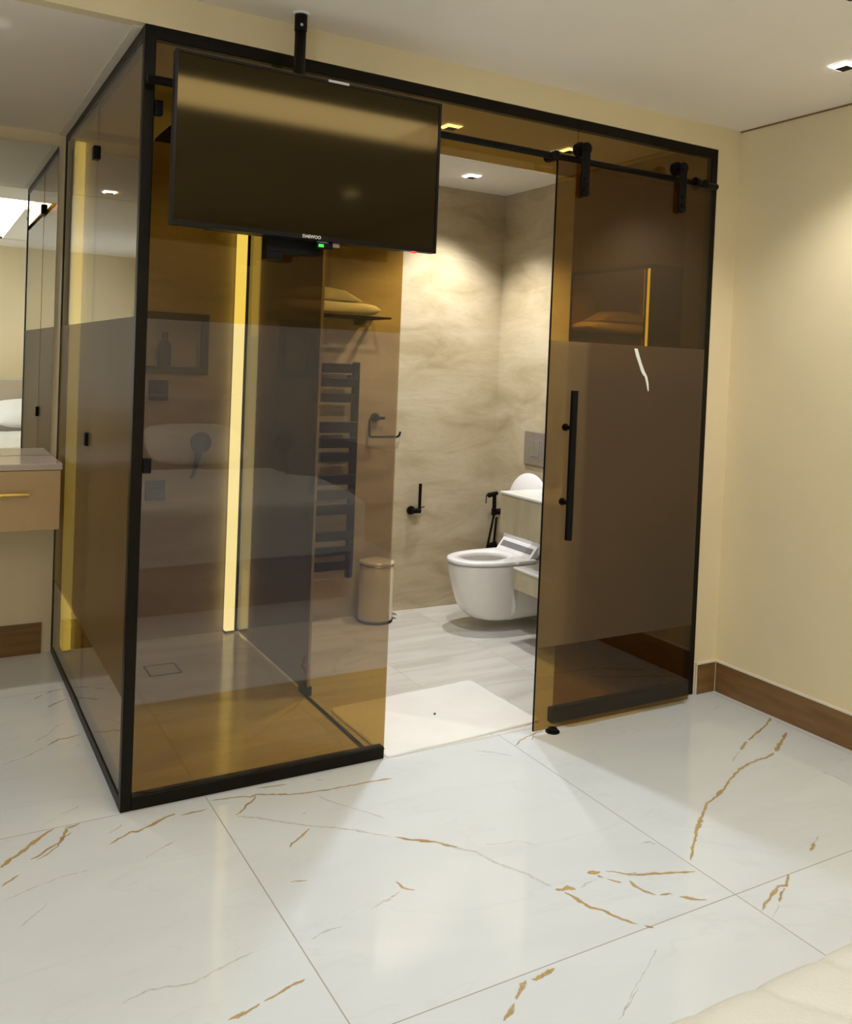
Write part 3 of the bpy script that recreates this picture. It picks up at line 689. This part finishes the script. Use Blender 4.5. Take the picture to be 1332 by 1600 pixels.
# niche frame + bottle
t = thing('wall_niche', 'black framed niche recessed in the shower wall', 'niche', (.535, D, 1.40))
bm = bmesh.new()
X0, X1, Z0, Z1 = .335, .735, 1.385, 1.705
box(bm, (X0, D - .012, Z0), (X1, D + .02, NZ0)); box(bm, (X0, D - .012, NZ1), (X1, D + .02, Z1))
box(bm, (X0, D - .012, NZ0), (NX0, D + .02, NZ1)); box(bm, (NX1, D - .012, NZ0), (X1, D + .02, NZ1))
obj('frame', bm, M['lino'], t, bevel=.003)
obj('back_panel', boxes(((NX0 + .0, D + .086, NZ0), (NX1, D + .0895, NZ1))), M['stone_box'], t)
t = thing('soap_bottle', 'dark pump bottle standing in the shower niche', 'bottle', (.515, D + .035, NZ0))
obj('body', lathe(.515, D + .035, [(.030, NZ0 + .001), (.034, NZ0 + .006), (.034, NZ0 + .105), (.026, NZ0 + .125), (.014, NZ0 + .132)], 24), M['bottle'], t, smooth=True)
obj('pump_cap', lathe(.515, D + .035, [(.016, NZ0 + .131), (.016, NZ0 + .175), (.012, NZ0 + .178)], 20), M['bottle'], t)
for z, lb in ((1.300, 'square black shower valve plate directly below the niche'), (.778, 'square black shower outlet plate low on the shower wall')):
    t = thing('shower_valve', lb, 'shower valve', (.48, D, z))
    obj('wall_plate', boxes(((.430, D - .012, z - .052), (.532, D - .001, z + .052))), M['black'], t, bevel=.006)
    obj('valve_body', boxes(((.462, D - .022, z - .018), (.500, D - .012, z + .018))), M['black'], t, bevel=.006)
t = thing('hand_shower', 'round black hand shower hanging on the shower wall', 'hand shower', (.70, D, 1.02))
obj('spray_head', tubes(([(.700, D - .050, 1.032), (.700, D - .036, 1.032)], [.058, .052])), M['black'], t, bevel=.004)
obj('wall_holder', tubes(([(.700, D - .040, 1.02), (.700, D - .001, 1.02)], [.014, .024])), M['black'], t)
obj('grip', tubes(([(.700, D - .036, 1.03), (.694, D - .034, .96), (.680, D - .030, .90)], [.018, .015, .012])), M['black'], t, smooth=True)
obj('supply_elbow', tubes((arc_path([(.680, D - .030, .905), (.672, D - .030, .86), (.668, D - .001, .845)], .02), .009)), M['black'], t, smooth=True)
t = thing('rain_shower_head', 'black rain shower head hanging from the bathroom ceiling', 'shower head', (.40, .95, BH))
obj('ceiling_rod', tubes(([(.40, .95, 2.50), (.40, .95, BH - .001)], .012)), M['black'], t, smooth=True)
obj('ceiling_rose', tubes(([(.40, .95, BH - .012), (.40, .95, BH - .001)], .030)), M['black'], t)
obj('spray_plate', loft([[(.40 + sx * a, .95 + sy * a, z) for sx, sy in ((-1, -1), (1, -1), (1, 1), (-1, 1))] for a, z in ((.125, 2.415), (.125, 2.425), (.03, 2.505))]), M['black'], t)
t = thing('floor_drain', 'square shower drain flush in the shower floor', 'drain', (.435, 1.272, 0))
bm = bmesh.new()
a = .075
for (x0, y0, x1, y1) in ((-a, -a, a, -a + .008), (-a, a - .008, a, a), (-a, -a + .008, -a + .008, a - .008), (a - .008, -a + .008, a, a - .008)):
    box(bm, (.435 + x0, 1.272 + y0, 0), (.435 + x1, 1.272 + y1, .0025))
obj('drain_rim', bm, M['frame'], t)
obj('tile_insert', boxes(((.435 - a + .010, 1.272 - a + .010, 0), (.435 + a - .010, 1.272 + a - .010, .002))), M['bath_tile'], t)

# ------------------------------------------------------------------ towel radiator, shelf, towels
t = thing('towel_radiator', 'black ladder towel radiator on the bathroom back wall', 'radiator', (1.35, D - .04, .24))
for x in (1.125, 1.580):
    obj('side_rail', boxes(((x - .020, D - .070, .245), (x + .020, D - .035, 1.485))), M['black'], t, bevel=.008)
for z0, z1 in ((1.425, 1.470), (1.345, 1.388), (1.258, 1.302), (1.085, 1.140), (1.000, 1.048), (.920, .965), (.790, .840), (.705, .755), (.620, .670), (.470, .515), (.385, .430), (.300, .345)):
    obj('rung', boxes(((1.110, D - .075, z0 - .004), (1.590, D - .060, z1 + .004))), M['black'], t, bevel=.005)
for x, z in ((1.15, .32), (1.555, .32), (1.15, 1.40), (1.555, 1.40)):
    obj('wall_bracket', tubes(([(x, D - .060, z), (x, D - .001, z)], .010)), M['black'], t)
t = thing('towel_shelf', 'slim black wall shelf above the towel radiator', 'shelf', (1.4, D - .12, 1.735))
obj('shelf_rack', boxes(((1.02, D - .235, 1.733), (1.700, D - .215, 1.743)), ((1.02, D - .125, 1.733), (1.700, D - .105, 1.743)), ((1.02, D - .02, 1.733), (1.700, D - .001, 1.743)),
                        ((1.02, D - .235, 1.733), (1.04, D - .001, 1.743)), ((1.68, D - .235, 1.733), (1.700, D - .001, 1.743))), M['black'], t)
for x in (1.08, 1.60):
    obj('shelf_bracket', loft([[(x - .022, D - .11, 1.733), (x - .022, D - .001, 1.733), (x - .022, D - .001, 1.700), (x - .022, D - .03, 1.705)],
                               [(x + .022, D - .11, 1.733), (x + .022, D - .001, 1.733), (x + .022, D - .001, 1.700), (x + .022, D - .03, 1.705)]]), M['black'], t)
def soft(name, x0, x1, y0, y1, z0, z1, seed, amp, parent, mat, taper=None):
    """a rounded, slightly lumpy folded cloth"""
    bm = bmesh.new(); nx, ny = 26, 14; loops = []
    cy, cz = (y0 + y1) / 2, (z0 + z1) / 2; hy, hz = (y1 - y0) / 2, (z1 - z0) / 2
    for i in range(nx + 1):
        t_ = i / nx; x = x0 + (x1 - x0) * t_
        e = 1 - abs(2 * t_ - 1) ** 10
        e = max(e, .02) ** .5
        k = taper(t_) if taper else 1
        lp = []
        for j in range(ny * 2):
            a = 2 * PI * j / (ny * 2); c, s = math.cos(a), math.sin(a)
            yy = math.copysign(abs(c) ** .45, c) * hy * (.97 + .03 * e); zz = math.copysign(abs(s) ** .7, s)
            h_ = hz * e
            z = z0 + h_ * k * (1 + zz) if k != 1 else z0 + hz + h_ * zz
            p = Vector((x, cy + yy, z)); nzv = noise.noise(p * 14 + Vector((seed, 0, 0)))
            if p.z > z0 + .01: p += Vector((0, nzv * amp, nzv * amp * 1.1))
            lp.append(p)
        loops.append(lp)
    loft(loops, True, True, bm)
    return obj(name, bm, mat, parent, smooth=True)
o = soft('folded_towel', 1.06, 1.640, 1.520, 1.738, 1.7435, 1.815, 3, .006, None, M['towel'])
tag(o, 'thick white towel folded flat on the black wall shelf', 'towel')
o = soft('crumpled_towel', 1.10, 1.545, 1.560, 1.725, 1.821, 1.895, 8, .010, None, M['towel'], taper=lambda t: .55 + .45 * math.sin(PI * min(1, max(0, t * 1.15 - .05))) if t < .75 else max(.12, 1 - (t - .72) * 3.1))
tag(o, 'loosely folded white towel lying on top of the flat towel', 'towel')

t = thing('towel_holder', 'open rectangular black towel holder on the bathroom back wall', 'towel holder', (1.72, D, 1.16))
obj('wall_rose', tubes(([(1.735, D - .016, 1.165), (1.735, D - .001, 1.165)], .027)), M['black'], t, bevel=.002)
obj('pin', tubes(([(1.735, D - .055, 1.165), (1.735, D - .010, 1.165)], .010), ([(1.720, D - .050, 1.165), (1.775, D - .050, 1.165)], .009)), M['black'], t)
obj('bent_bar', tubes((arc_path([(1.735, D - .050, 1.165), (1.680, D - .050, 1.165), (1.680, D - .050, 1.055), (1.875, D - .050, 1.055), (1.885, D - .050, 1.085)], .022), .0065)), M['black'], t, smooth=True)
t = thing('toilet_roll_holder', 'upright black toilet roll holder on the stone back wall', 'roll holder', (2.035, D, .62))
obj('wall_rose', tubes(([(2.000, D - .020, .607), (2.000, D - .001, .607)], .026)), M['black'], t, bevel=.003)
obj('arm', tubes(([(1.995, D - .035, .607), (2.050, D - .035, .607)], [.016, .016]), ([(2.000, D - .050, .607), (2.000, D - .012, .607)], .012)), M['black'], t, bevel=.002)
obj('upright_bar', tubes(([(2.045, D - .035, .592), (2.045, D - .035, .770)], .0095)), M['black'], t)
obj('end_pin', tubes(([(2.050, D - .035, .622), (2.078, D - .035, .630)], .003)), M['black'], t)

# ------------------------------------------------------------------ bidet sprayer
t = thing('bidet_sprayer', 'black hand bidet sprayer on the wall beside the toilet', 'bidet sprayer', (BX, 1.66, .60))
y = 1.655
obj('wall_holder', tubes(([(BX - .001, y, .585), (BX - .050, y, .585)], [.020, .017]), ([(BX - .048, y, .565), (BX - .048, y, .605)], .017)), M['black'], t)
obj('spray_handle', tubes(([(BX - .048, y, .57), (BX - .050, y, .69)], [.0125, .0125]), ([(BX - .030, y, .702), (BX - .095, y, .690)], [.012, .016])), M['black'], t)
obj('trigger', tubes(([(BX - .092, y, .700), (BX - .110, y, .690), (BX - .112, y, .640)], [.004, .004, .003])), M['black'], t)
obj('hose', tubes((arc_path([(BX - .048, y, .57), (BX - .075, y, .43), (BX - .12, y, .22), (BX - .09, y - .0, .12), (BX - .045, y, .20), (BX - .040, y, .40), (BX - .028, y, .55)], .06, 8), .0075)), M['black'], t, smooth=True)
obj('angle_valve', tubes(([(BX - .001, 1.695, .362), (BX - .055, 1.695, .362)], [.026, .018])), M['black'], t, bevel=.003)

# ------------------------------------------------------------------ toilet
TC = 1.285
def dshape(xt, hw, z, xw=BX - .001, n=56, px=.52, pw=2.25):
    """D outline: straight flanks to the wall, rounded nose at xt"""
    nose = 2.345 - xt; pts = []
    for k in range(n):
        a = PI * (k / (n - 1)) - PI / 2      # -90..90
        c, s = math.cos(a), math.sin(a)
        pts.append((xt + nose - nose * (abs(c) ** (2 / pw)), TC + math.copysign(abs(s) ** (2 / pw), s) * hw, z))
    for k in range(1, 9): pts.append((xt + nose + (xw - xt - nose) * k / 8, TC + hw, z))
    for k in range(1, 8): pts.append((xw, TC + hw - 2 * hw * k / 8, z))
    for k in range(9): pts.append((xw - (xw - xt - nose) * k / 8, TC - hw, z))
    return pts
t = thing('wall_hung_toilet', 'white wall-hung toilet with seat down and lid up', 'toilet', (2.3, TC, .06))
prof = [(2.240, .085, .056), (2.190, .120, .059), (2.150, .142, .074), (2.115, .155, .104), (2.085, .166, .150), (2.060, .173, .210), (2.040, .178, .280), (2.026, .181, .335), (2.022, .182, .368), (2.024, .181, .380)]
inner = [(2.060, .150, .380), (2.072, .142, .372), (2.085, .130, .33), (2.12, .105, .26), (2.18, .07, .21)]
loops = [dshape(*p) for p in prof] + [dshape(*p, xw=2.47) for p in inner]
bm = loft(loops, True, True)
obj('bowl', bm, M['ceramic'], t, smooth=True, bevel=0)
def ell(cx, a, b, z, n=73, pw=2.3):
    return n, [(cx - a * math.copysign(abs(math.cos(u)) ** (2 / pw), math.cos(u)), TC + b * math.copysign(abs(math.sin(u)) ** (2 / pw), math.sin(u)), z) for u in [-PI / 2 + 2 * PI * k / n for k in range(n)]]
n = len(dshape(2, .1, 0))
sx = 2.475
def ringloop(inset, z): return dshape(2.016 + inset, .186 - inset, z, xw=sx)
def hole(grow, z):
    out = []
    ref = dshape(2.016, .186, z, xw=sx)
    cx, a, b = 2.235, .145 + grow, .112 + grow
    for p in ref:
        u = math.atan2((p[1] - TC) / .186, -(p[0] - cx) / .23)
        pw = 2.3; c, s = math.cos(u), math.sin(u)
        out.append((cx - a * math.copysign(abs(c) ** (2 / pw), c), TC + b * math.copysign(abs(s) ** (2 / pw), s), z))
    return out
lp = [ringloop(.004, .384), ringloop(0, .388), ringloop(0, .400), ringloop(.006, .406), ringloop(.02, .408), hole(.006, .407), hole(0, .402), hole(0, .384), hole(.004, .382), ringloop(.01, .382)]
obj('seat', loft(lp, False, False), M['seat'], t, smooth=True)
# lid standing up
def arch(x, hw, z0, z1, k=1.0, n=40):
    pts = []
    R = hw * k; zc = z1 - R * 1.05
    pts += [(TC - R, z0)]
    for i in range(n + 1):
        a = PI - PI * i / n
        c, s = math.cos(a), math.sin(a)
        pts.append((TC + R * c, zc + R * 1.05 * (abs(s) ** (2 / 2.3))))
    pts += [(TC + R, z0)]
    return pts
def lidloop(x, inset, dx=0):
    return [(x + dx + (z - .44) * .10, y_, z) for y_, z in arch(x, .185 - inset, .425 + inset, .872 - inset)]
obj('lid', loft([lidloop(2.492, .006), lidloop(2.494, .0, .003), lidloop(2.494, .0, .016), lidloop(2.492, .008, .021)]), M['seat'], t, smooth=True, bevel=0)
hb = obj('hinge_block', loft([[(2.440, TC - .17, .407), (2.50, TC - .17, .407), (2.505, TC - .17, .470), (2.490, TC - .17, .472)],
                              [(2.440, TC + .17, .407), (2.50, TC + .17, .407), (2.505, TC + .17, .470), (2.490, TC + .17, .472)]]), M['seat'], t, bevel=.003)
s = obj('hinge_groove', loft([[(2.4560, TC - .15, .428), (2.4548, TC - .15, .4275), (2.4775, TC - .15, .457), (2.479, TC - .15, .457)],
                              [(2.4560, TC + .15, .428), (2.4548, TC + .15, .4275), (2.4775, TC + .15, .457), (2.479, TC + .15, .457)]]), M['seat_grey'], hb)
pass
obj('rear_deck', loft([[(2.470, TC - .180, .380), (BX - .001, TC - .180, .380), (BX - .001, TC + .180, .380), (2.470, TC + .180, .380)],
                       [(2.475, TC - .178, .400), (BX - .001, TC - .178, .400), (BX - .001, TC + .178, .400), (2.475, TC + .178, .400)]]), M['ceramic'], t, bevel=.004)
t = thing('flush_plate', 'brushed metal flush plate on the wall above the toilet', 'flush plate', (BX, 1.30, 1.02))
obj('plate', boxes(((BX - .012, 1.190, .915), (BX - .001, 1.420, 1.115))), M['steel'], t, bevel=.006)
bm = bmesh.new()
for (y0, z0, y1, z1) in ((1.25, .955, 1.262, 1.075), (1.348, .955, 1.360, 1.075), (1.262, .955, 1.348, .964), (1.262, 1.066, 1.348, 1.075)):
    box(bm, (BX - .0135, y0, z0), (BX - .012, y1, z1))
tag(obj('button_surround', bm, M['seat_grey'], t), 'darker grey outline around the buttons')
obj('large_button', boxes(((BX - .016, 1.264, .966), (BX - .012, 1.318, 1.064))), M['steel'], t, bevel=.002)
obj('small_button', boxes(((BX - .016, 1.320, .966), (BX - .012, 1.346, 1.064))), M['steel'], t, bevel=.002)

# ------------------------------------------------------------------ washstand of stone
t = thing('stone_washstand', 'wall-hung beige stone washstand with white top beside the toilet', 'washstand', (2.39, .57, .59))
obj('stone_body', boxes(((2.195, .10, .590), (BX - .001, 1.076, .800))), M['stone_box'], t, bevel=.002)
obj('white_top', boxes(((2.190, .095, .800), (BX - .001, 1.080, .812))), M['white_top'], t, bevel=.002)
bs = obj('vessel_basin', loft([[(2.39 + a * math.cos(u), .50 + b * math.sin(u), z) for u in [2 * PI * k / 40 for k in range(40)]] for a, b, z in
     ((.10, .15, .812), (.15, .21, .85), (.17, .24, .92), (.175, .245, .93), (.165, .235, .93), (.15, .215, .87), (.10, .15, .83), (.02, .02, .826))]), M['ceramic'], t, smooth=True)
obj('faucet', tubes((arc_path([(2.575, .50, .812), (2.575, .50, 1.05), (2.45, .50, 1.05), (2.45, .50, 1.02)], .03), .012)), M['black'], t, smooth=True)
t = thing('stone_shelf', 'lower floating stone shelf with white top under the washstand', 'shelf', (2.39, .5, .3))
obj('stone_body', boxes(((2.200, .10, .306), (BX - .001, .930, .412))), M['stone_box'], t, bevel=.002)
obj('white_top', boxes(((2.195, .095, .412), (BX - .001, .934, .424))), M['white_top'], t, bevel=.002)

# mirror cabinet with amber light edge
t = thing('mirror_cabinet', 'dark mirror cabinet with amber glowing edge behind the sliding door', 'mirror cabinet', (2.5, .5, 1.25))
obj('cabinet_body', boxes(((2.404, .200, 1.240), (BX - .001, .800, 2.005))), M['bedwood'], t)
obj('mirror_glass', boxes(((2.398, .245, 1.262), (2.403, .788, 1.985))), M['mirror2'], t)
obj('mirror_frame', boxes(((2.394, .200, 1.240), (2.404, .212, 2.005)), ((2.394, .788, 1.240), (2.404, .800, 2.005)), ((2.394, .212, 1.985), (2.404, .788, 2.005)), ((2.394, .212, 1.240), (2.404, .788, 1.262)),
                          ((2.394, .234, 1.262), (2.404, .245, 1.985))), M['frame'], t)
obj('light_edge', boxes(((2.396, .214, 1.262), (2.403, .232, 1.985))), M['led_small'], t)

# ------------------------------------------------------------------ waste bin, bath mat
t = thing('pedal_bin', 'round cream pedal bin with shiny lid by the back wall', 'waste bin', (1.730, 1.625, 0))
bx_, by_ = 1.725, 1.620
obj('body', lathe(bx_, by_, [(.096, .0), (.100, .004), (.100, .325), (.098, .330)], 56), M['cream'], t, smooth=True, bevel=0)
obj('base_ring', lathe(bx_, by_, [(.102, .0), (.103, .003), (.103, .014), (.1005, .016)], 56), M['black'], t)
obj('lid', lathe(bx_, by_, [(.099, .330), (.1025, .332), (.1025, .342), (.098, .349), (.06, .354), (.004, .356)], 56), M['cream_lid'], t, smooth=True)
obj('lid_rim', lathe(bx_, by_, [(.1005, .326), (.104, .328), (.104, .334), (.1005, .336)], 56), M['chrome'], t)
obj('pedal', loft([[(bx_ + .085, by_ - .02, .022), (bx_ + .135, by_ - .022, .018), (bx_ + .135, by_ + .022, .018), (bx_ + .085, by_ + .02, .022)],
                   [(bx_ + .085, by_ - .02, .028), (bx_ + .135, by_ - .022, .026), (bx_ + .135, by_ + .022, .026), (bx_ + .085, by_ + .02, .028)]]), M['chrome'], t, bevel=.002)

t = thing('bath_mat', 'white cotton bath mat lying across the open doorway', 'bath mat', (1.34, .27, 0))
A, B, C_, D_ = Vector((.966, -.004, 0)), Vector((1.722, .034, 0)), Vector((1.709, .572, 0)), Vector((.955, .512, 0))
bm = bmesh.new(); nx, ny = 48, 34; g = []
for j in range(ny + 1):
    row = []
    for i in range(nx + 1):
        u, v = i / nx, j / ny
        cu_, cv_ = 2 * u - 1, 2 * v - 1      # round the corners a little
        p = (A * (1 - u) + B * u) * (1 - v) + (D_ * (1 - u) + C_ * u) * v
        ctr = (A + B + C_ + D_) / 4; k = (abs(cu_) ** 24 * abs(cv_) ** 24) * .03
        p = p.lerp(ctr, k)
        p.z = .0055 + .0035 * noise.noise(Vector((p.x * 5, p.y * 7, 1))) + .002 * noise.noise(Vector((p.x * 18, p.y * 22, 5))) + .001
        row.append(bm.verts.new(p))
    g.append(row)
for j in range(ny):
    for i in range(nx): bm.faces.new((g[j][i], g[j][i + 1], g[j + 1][i + 1], g[j + 1][i]))
border = [g[0][i] for i in range(nx + 1)] + [g[j][nx] for j in range(1, ny + 1)] + [g[ny][i] for i in range(nx - 1, -1, -1)] + [g[j][0] for j in range(ny - 1, 0, -1)]
low = [bm.verts.new((v.co.x, v.co.y, .0003)) for v in border]
for k in range(len(border)):
    bm.faces.new((border[k], low[k], low[(k + 1) % len(low)], border[(k + 1) % len(low)]))
obj('mat_cloth', bm, M['mat'], t, smooth=True)
obj('care_tag', boxes(((.972, .052, .009), (.988, .062, .012))), M['brass'], t)
o = obj('crumb', lathe(1.338, .272, [(.003, .0075), (.006, .010), (.003, .013)], 8), M['dirt']); tag(o, 'tiny dark crumb lying on the white bath mat', 'crumb')

# ------------------------------------------------------------------ console and mirror in the alcove
t = thing('console_drawer_unit', 'tan wall-hung console with brass pull under the alcove mirror', 'console', (-.8, 1.56, .67))
cx0, cx1, cy0 = -1.7, -.024, 1.385
obj('body', boxes(((cx0, cy0 + .02, .672), (cx1, D - .001, .942))), M['console'], t, bevel=.002)
obj('top', boxes(((cx0 - .004, cy0 - .004, .944), (cx1 + .006, D - .001, .972))), M['console_top'], t, bevel=.002)
for a, b in ((-.86, cx1), (cx0, -.865)):
    dr = obj('drawer_front', boxes(((a, cy0, .672), (b - .0, cy0 + .0195, .941))), M['console'], t, bevel=.002)
    hx = -.155 if b == cx1 else (a + b) / 2 + .25
    s = obj('pull', tubes(([(hx - .62, cy0 - .022, .838), (hx, cy0 - .022, .838)], .008), ([(hx - .02, cy0 - .022, .838), (hx - .02, cy0, .838)], .005), ([(hx - .60, cy0 - .022, .838), (hx - .60, cy0, .838)], .005)), M['brass'], dr)
    pass
t = thing('wall_mirror', 'tall frameless mirror on the alcove wall above the console', 'mirror', (-.9, D, .98))
obj('mirror_glass', boxes(((-1.75, D - .010, .973), (-.030, D - .006, 2.470))), M['mirror'], t)
obj('backing', boxes(((-1.75, D - .006, .973), (-.030, D - .001, 2.470))), M['dl_trim'], t)

# ------------------------------------------------------------------ bed (its foot corner shows at lower right; the rest shows in reflections)
t = thing('double_bed', 'brown wooden double bed whose foot faces the glass front', 'bed', (.93, -3.1, 0))
BX0, BX1, BY0, BY1 = .05, 1.80, -4.35, -2.13
obj('plinth', boxes(((BX0 + .03, BY0 + .02, 0), (BX1 - .03, BY1 - .02, .12))), M['bedwood2'], t)
obj('side_frame', boxes(((BX0, BY0, .12), (BX1, BY1, .36))), M['bedwood'], t, bevel=.006)
obj('headboard', boxes(((BX0 - .15, YB + .013, 0), (BX1 + .15, BY0, 1.15))), M['uphol'], t, bevel=.02)
o = obj('mattress', boxes(((BX0 + .02, BY0 + .01, .361), (BX1 - .02, BY1 - .02, .545))), M['pillow'], bevel=.04)
tag(o, 'thick white mattress on the wooden bed beneath the quilt', 'mattress')
bm = bmesh.new(); nx, ny = 220, 130; g = []
x0, x1, y0, y1 = BX0 - .02, BX1 + .02, BY0 + .62, BY1 + .012
def quilt_z(u, v, x, y):
    d = min(x - x0, x1 - x, y1 - y)           # distance to a hanging edge
    R = .10
    top = .615 + .045 * math.sin(PI * min(1, max(0, (y1 - y) / 1.2))) + .012 * noise.noise(Vector((x * 3, y * 3, 0)))
    cr = -.009 * (1 - abs(math.sin((x * 24 + y * 10) + 4 * noise.noise(Vector((x * 1.6, y * 1.6, 4)))))) ** 5 * (.4 + .6 * abs(noise.noise(Vector((x * 4, y * 2, 9)))) * 2)
    return top + cr, d
ext = .34
for j in range(ny + 1):
    row = []
    for i in range(nx + 1):
        u = -ext + (x1 - x0 + 2 * ext) * i / nx; v = (y1 - y0 + ext) * j / ny
        X, Y = x0 + u, y0 + v
        dx = max(0, x0 - X, X - x1); dy = max(0, Y - y1)
        cxp, cyp = min(max(X, x0), x1), min(Y, y1)
        z, _ = quilt_z(u, v, cxp, cyp)
        dd = math.hypot(dx, dy); R = .05
        ang = min(dd / R, PI / 2); out_ = R * math.sin(ang); drop = R * (1 - math.cos(ang)) + max(0, dd - R * PI / 2)
        f = noise.noise(Vector((cxp * 9, cyp * 9, 2))) * .018 * min(1, dd / .15)
        if dd > 0:
            ux, uy = (X - cxp) / dd, (Y - cyp) / dd
            px_, py_ = cxp + ux * (out_ + f), cyp + uy * (out_ + f)
        else: px_, py_ = X, Y
        row.append(bm.verts.new((px_, py_, max(z - drop, .30 + .02 * noise.noise(Vector((cxp * 5, cyp * 5, 7)))))))
    g.append(row)
for j in range(ny):
    for i in range(nx): bm.faces.new((g[j][i], g[j][i + 1], g[j + 1][i + 1], g[j + 1][i]))
o = obj('quilt', bm, M['quilt'], smooth=True)
sd = o.modifiers.new('thick', 'SOLIDIFY'); sd.thickness = .012; sd.offset = 1
tag(o, 'white creased quilt over the bed, its corner in the lower right foreground', 'quilt')
def pillow(cx, cy, cz, lab, tilt):
    bm = bmesh.new(); bmesh.ops.create_uvsphere(bm, u_segments=40, v_segments=24, radius=1)
    for v in bm.verts:
        x, y, z = v.co
        X = math.copysign(abs(x) ** .4, x) * .39; Y = math.copysign(abs(y) ** .42, y) * .25
        k = (1 - min(1, abs(X) / .41) ** 3) * (1 - min(1, abs(Y) / .27) ** 3)
        v.co = (X, Y, z * (.03 + .075 * k) + .006 * noise.noise(Vector((X * 9, Y * 9, cx))))
    bmesh.ops.rotate(bm, verts=bm.verts, cent=(0, 0, 0), matrix=Matrix.Rotation(tilt, 3, 'X'))
    bmesh.ops.translate(bm, verts=bm.verts, vec=(cx, cy, cz))
    o = obj('pillow', bm, M['pillow'], smooth=True, origin=(cx, cy, cz)); tag(o, lab, 'pillow')
pillow(.50, -4.05, .79, 'white pillow on the console side of the bed head', math.radians(-28))
pillow(1.32, -4.05, .79, 'white pillow on the panelled-wall side of the bed head', math.radians(-28))
bpy.data.objects

# ------------------------------------------------------------------ camera, world, colour
cam = bpy.data.cameras.new('camera'); co = bpy.data.objects.new('camera', cam); COL.objects.link(co)
yaw, pit, rol = -.52063, -.02331, .04039
f = Vector((-math.sin(yaw) * math.cos(pit), math.cos(yaw) * math.cos(pit), math.sin(pit)))
r_ = Vector((math.cos(yaw), math.sin(yaw), 0)); u_ = r_.cross(f)
R2 = r_ * math.cos(rol) + u_ * math.sin(rol); U2 = -r_ * math.sin(rol) + u_ * math.cos(rol)
mt = Matrix(((R2.x, U2.x, -f.x, -.59904), (R2.y, U2.y, -f.y, -2.91682), (R2.z, U2.z, -f.z, 1.48705), (0, 0, 0, 1)))
co.matrix_world = mt
cam.sensor_fit = 'HORIZONTAL'; cam.sensor_width = 36; cam.lens = 1386.07 * 36 / 1332
cam.shift_x = (666 - 665.67) / 1332; cam.shift_y = -(800 - 602.2) / 1332
cam.clip_start = .05
scene.camera = co
w = bpy.data.worlds.new('world'); scene.world = w; w.use_nodes = True
w.node_tree.nodes['Background'].inputs[0].default_value = (.5, .47, .42, 1); w.node_tree.nodes['Background'].inputs[1].default_value = .05
scene.view_settings.view_transform = 'Standard'; scene.view_settings.look = 'None'
scene.view_settings.gamma = 1; scene.view_settings.use_curve_mapping = False
scene.view_settings.exposure = 0.33
cy = scene.cycles
cy.max_bounces = 14; cy.diffuse_bounces = 5; cy.glossy_bounces = 8; cy.transmission_bounces = 6; cy.transparent_max_bounces = 40
cy.sample_clamp_indirect = 6.0; cy.caustics_reflective = False; cy.caustics_refractive = False
